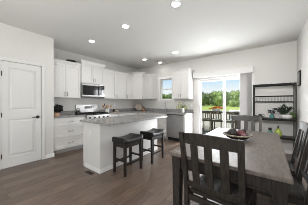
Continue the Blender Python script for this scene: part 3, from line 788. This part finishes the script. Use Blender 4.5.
MB().lathe([(.04,.107), (.03,.115), (.012,.118), (.010,.13), (.014,.14), (.001,.145)], n=16).build('lid', 'black', t)
MB().tube([(0,-.05,.05), (0,-.085,.085), (0,-.10,.11)], .014, 8, .009).build('spout', 'black', t)
MB().tube([(0,-.045,.10), (0,-.04,.16), (0,0,.185), (0,.045,.16), (0,.05,.10)], .008, 8).build('handle', 'black', t)
# crock of utensils
t = thing('utensil_crock', 'white crock standing right of the range', 'crock', (-4.30, 3.11, CT1))
MB().lathe([(.001,0), (.068,0), (.074,.01), (.074,.12), (.066,.12), (.064,.02), (.001,.02)], n=24).build('body', 'white_ceramic', t)
for k, (dx, dy, mt, lb) in enumerate(((-.012,-.068,'brownwood','brown wooden spoon leaning left in the white crock'), (.025,-.026,'brownwood','brown wooden spoon at the front of the white crock'), (-.012,.022,'lightwood','pale wooden spoon in the middle of the white crock'),
                                  (.018,.068,'lightwood','pale wooden spoon leaning right in the white crock'), (-.055,-.022,'black','black cooking spoon at the back of the white crock'))):
    u = thing('cooking_spoon', lb, 'utensil', (-4.30+dx*.4, 3.11+dy*.4, CT1+.0215), 0, 'utensils in the crock')
    L = .24 if mt != 'black' else .30
    top = Vector((dx*1.3, dy*1.9, L))
    MB().tube([(0,0,0), tuple(top*.75)], .007, 8).build('shaft', mt, u)
    mm = MB(); mm.ball((0,0,0), 1, 2, (.016, .038, .052) if mt != 'black' else (.012, .022, .04))
    for v in mm.bm.verts: v.co = v.co + top*.84
    mm.build('spoon_head', mt, u)
# tray with jar and loaf-like bowl
t = tag(MB().box(-.09, .09, -.13, .13, 0, .022, .006).build('cutting_board', 'lightwood', loc=(-4.26, 3.40, CT1)), 'pale wooden board lying on the counter right of the utensil crock', 'cutting board')
t = thing('spice_jar', 'small dark jar standing on the pale wooden board', 'jar', (-4.27, 3.355, CT1+.022))
MB().lathe([(.001,0), (.036,0), (.038,.01), (.038,.065), (.03,.075), (.001,.075)], n=18).build('body', 'black', t)
MB().lathe([(.031,.0755), (.031,.095), (.001,.096)], n=18).build('lid', 'bronze', t)
t = thing('napkin_bowl', 'low beige wooden bowl on the right end of the pale board', 'bowl', (-4.25, 3.455, CT1+.022))
MB().lathe([(.001,0), (.03,0), (.055,.03), (.058,.045), (.05,.045), (.001,.012)], n=20).build('shell', 'beech', t)
# round board and copper pot in the corner
t = thing('round_board', 'round grey-beige wooden board leaning on the corner backsplash', 'cutting board', (-4.36, 4.72, CT1), 40)
m = MB(); m.lathe([(.001,0), (.153,0), (.155,.004), (.155,.016), (.153,.02), (.001,.02)], n=40, axis='y')
for v in m.bm.verts:
    x, y, z = v.co; a = R(12); v.co = (x, y*math.cos(a) + z*math.sin(a), z*math.cos(a) - y*math.sin(a) + 0.1605)
m.build('board', 'beech', t)
m = MB(); rings = []
for i in range(41):
    a = 2*math.pi*i/40; ring_ = []
    for k in range(6):
        b = 2*math.pi*k/6; rr = .156+.005*math.cos(b); yy = .01+.011*math.sin(b)
        x, y, z = rr*math.cos(a), yy, rr*math.sin(a); g = R(12)
        ring_.append((x, y*math.cos(g)+z*math.sin(g), z*math.cos(g)-y*math.sin(g)+0.1605))
    rings.append(ring_)
m.loft(rings, False, True).build('edge_band', 'bronze', t)
t = thing('copper_canister', 'small copper pot in front of the round board in the counter corner', 'pot', (-4.10, 4.72, CT1))
MB().lathe([(.001,0), (.045,0), (.055,.02), (.055,.06), (.040,.085), (.034,.085), (.001,.07)], n=22).build('body', 'copper', t)
leafball(.045, 60, .045, .022, (0,0,.12)).build('dried_sprigs', 'brownwood', t)
# flowers by the dishwasher
t = thing('flower_vase', 'white vase of yellow-green flowers on the counter above the dishwasher', 'vase', (-2.30, 4.66, CT1))
MB().lathe([(.001,0), (.035,0), (.046,.03), (.046,.09), (.03,.14), (.034,.16), (.027,.16), (.001,.13)], n=22).build('vase', 'white_ceramic', t)
m = MB()
for k in range(85):
    a = random.uniform(0, 6.28); rr = .17*math.sqrt(random.random())
    z = .13 + .24*random.random()*(1-(rr/.2)**2)
    m.leaf((rr*math.cos(a)-.05, rr*math.sin(a)*.7, z), (math.cos(a), math.sin(a), random.uniform(-.5,1)), .055, .034)
m.build('blossoms', 'leaf_bright', t)
m = MB()
for k in range(14):
    a = random.uniform(0, 6.28); rr = random.uniform(.03, .14)
    m.tube([(0,0,.12), (rr*math.cos(a)*.5-.02, rr*math.sin(a)*.4, .21), (rr*math.cos(a)-.04, rr*math.sin(a)*.7, .28)], .003, 5)
m.build('stems', 'leaf_mid', t)
# bowl on top of the cabinet
t = thing('display_bowl', 'dark shallow bowl sitting on top of the wall cabinet by the pantry', 'bowl', (-4.47, 2.03, 2.3625))
MB().lathe([(.001,0), (.05,0), (.06,.01), (.12,.055), (.13,.075), (.122,.075), (.055,.018), (.001,.016)], n=28).build('shell', 'darkbowl', t)

# ------------------------------------------------------------------ outside
GZ = -.42
g = MB(); g.box(-140, 90, 5.2, 240, GZ-.2, GZ); g.box(-140, 90, -60, -4.3, GZ-.2, GZ); g.box(-140, -5.0, -4.3, 5.2, GZ-.2, GZ); g.box(.9, 90, -4.3, 5.2, GZ-.2, GZ)
struct(g.build('lawn', 'grass'))
struct(MB().box(-90, 40, 8.6, 33, GZ+.001, GZ+.04).build('gravel_yard', 'gravel'))
struct(MB().box(-4.4, .9, YB+T+.01, 8.5, -.12, -.05).build('deck', 'deck'))
# patio bar table and chairs
t = thing('patio_table', 'long dark bar-height patio table on the deck outside', 'table', (-1.75, 6.45, -.05))
MB().box(-.85, .85, -.28, .28, .90, .94, .006).build('tabletop', 'rattan', t)
for sx in (-1, 1):
    for sy in (-1, 1): MB().box(sx*.78-.03, sx*.78+.03, sy*.21-.03, sy*.21+.03, 0, .8995).build('leg', 'rattan', t)
t = thing('flower_planter', 'pale planter of orange flowers on the patio table outside', 'planter', (-1.70, 6.44, .89))
MB().lathe([(.001,0), (.11,0), (.15,.06), (.16,.10), (.14,.10), (.001,.08)], n=26).build('pot', 'white_ceramic', t)
m = MB()
for k in range(200):
    a = random.uniform(0, 6.28); rr = .20*math.sqrt(random.random())
    m.leaf((rr*math.cos(a)+.05, rr*math.sin(a), .09+.09*(1-(rr/.22)**2)), (math.cos(a), math.sin(a), random.uniform(0,1)), .06, .05)
m.build('blossoms', 'orange', t)
m = MB()
for k in range(50):
    a = random.uniform(2.4, 4.2); rr = random.uniform(.10, .24)
    m.leaf((rr*math.cos(a), rr*math.sin(a), .09+.06*(1-(rr/.26)**2)), (math.cos(a), math.sin(a), random.uniform(-.3,.6)), .08, .06)
m.build('side_blossoms', 'yellow', t)
def patio_chair(label, loc, rz):
    t = thing('patio_chair', label, 'chair', loc, rz, 'dark patio bar chairs')
    w = .17
    for sx in (-1, 1):
        MB().post([(sx*w, -.22, 0), (sx*w, -.18, .60), (sx*w, -.22, .94)], .03, .03).build('back_leg', 'rattan', t)
        MB().post([(sx*w, .18, 0), (sx*w, .17, .60)], .03, .03).build('front_leg', 'rattan', t)
        MB().box(sx*w-.009, sx*w+.009, -.185, .16, .25, .28).build('stretcher', 'rattan', t)
    MB().box(-w-.02, w+.02, -.20, .20, .60, .635, .008).build('seat', 'rattan', t)
    MB().box(-w+.015, w-.015, -.225, -.205, .89, .94).build('top_rail', 'rattan', t)
    MB().box(-w+.015, w-.015, -.20, -.18, .69, .715).build('lower_rail', 'rattan', t)
    MB().box(-w+.015, w-.015, -.205, -.185, .20, .23).build('foot_rail', 'rattan', t)
    for i in range(3):
        x = -.09+i*.09; MB().post([(x, -.19, .716), (x, -.213, .889)], .030, .012).build('slat', 'rattan', t)
    return t
pc = patio_chair('dark slat-back patio bar chair at the far left of the left glass panel', (-1.93, 5.98, -.05), 2)
for lb, loc, rz in (('dark slat-back patio bar chair in front of the flower planter outside', (-1.53, 5.99, -.05), -2),
                    ('dark slat-back patio bar chair behind the right glass panel', (-1.10, 5.97, -.05), 3)):
    o = copy_tree(pc); o.location = loc; o.rotation_euler = (0, 0, R(rz)); o['label'] = lb
# white garden seat beyond the rail
t = thing('garden_bench', 'white garden bench with dark cushion on the deck outside', 'bench', (-.72, 7.9, -.05), 0)
MB().box(-.85, .85, -.35, .35, .42, .55, .03).build('seat', 'cushion_white', t)
MB().box(-.85, .85, .25, .40, .5505, .95, .03).build('backrest', 'cushion_white', t)
for sx in (-1, 1): MB().box(sx*.80-.07, sx*.80+.07, -.35, .249, .5505, .74, .02).build('arm', 'cushion_white', t)
for sx in (-1, 1):
    for sy in (-1, 1): MB().box(sx*.78-.03, sx*.78+.03, sy*.3-.03, sy*.3+.03, 0, .42).build('leg', 'cushion_white', t)
tag(MB().box(-.2, .2, -.06, .06, 0, .33, .05).build('throw_cushion', 'cushion_dark', loc=(-1.15, 8.06, -.05+.552)), 'dark cushion propped on the white garden bench', 'cushion')

# trees beyond the lawn
def tree(label, mt, x, y, h, wd, group='trees beyond the lawn', seed=1):
    rnd = random.Random(seed)
    t = thing('tree', label, 'tree', (x, y, GZ), rnd.uniform(0, 360), group)
    MB().tube([(0,0,0), (.05,.02,h*.3), (0,.05,h*.6)], .22, 8, .08).build('trunk', 'bark', t)
    m = MB(); lobes = [(rnd.uniform(-.3,.3)*wd, rnd.uniform(-.3,.3)*wd, h*rnd.uniform(.2,.86), wd*rnd.uniform(.22,.36)) for _ in range(16)] + [(0, 0, h*.82, wd*.24), (0, 0, h*.3, wd*.42), (0, 0, h*.6, wd*.36)]
    for cx, cy, cz, r in lobes:
        m.ball((cx, cy, min(cz, h-r)), r*.8, 2, jitter=.12)
        for k in range(60):
            d = Vector((rnd.gauss(0,1), rnd.gauss(0,1), rnd.gauss(0,1))).normalized()
            p = Vector((cx, cy, min(cz, h-r))) + d*r*rnd.uniform(.75, 1.05)
            m.leaf(p, d + Vector((rnd.uniform(-1,1), rnd.uniform(-1,1), rnd.uniform(-1,1)))*.7, .42, .34)
    m.build('crown', mt, t)
    return t
kinds = [('mid green', 'tree1'), ('dark green', 'tree2'), ('pale green', 'tree3')]
k = 0
protos = [tree('', mt, 0, 0, 6.6, 5.6, seed=i+3) for i, (_, mt) in enumerate(kinds)]
spots_t = []
for i in range(8): spots_t.append((-54 + i*7.4, 68 + (i % 2)*1.5, .94 + .08*((i*53) % 7)/6))
for i in range(7): spots_t.append((-50.3 + i*7.4, 78 + (i % 2)*1.5, 1.0 + .05*((i*31) % 5)/4))
for i in range(7): spots_t.append((-53 + i*8.2, 89 + (i % 2)*1.2, 1.08 + .06*((i*17) % 5)/4))
used_p = set()
for i, (x, y, sc) in enumerate(spots_t):
    q = (i*5+i//3) % 3
    o = protos[q] if q not in used_p else copy_tree(protos[q]); used_p.add(q)
    o.location = (x, y, GZ); o.scale = (sc, sc, sc)
    o.rotation_euler = (0, 0, R(i*67))
    row = 'front' if i < 8 else ('middle' if i < 15 else 'back')
    o['label'] = f'{kinds[q][0]} leafy tree in the {row} row of the tree line beyond the lawn'
    o['group'] = f'{kinds[q][0]} trees in the {row} row'
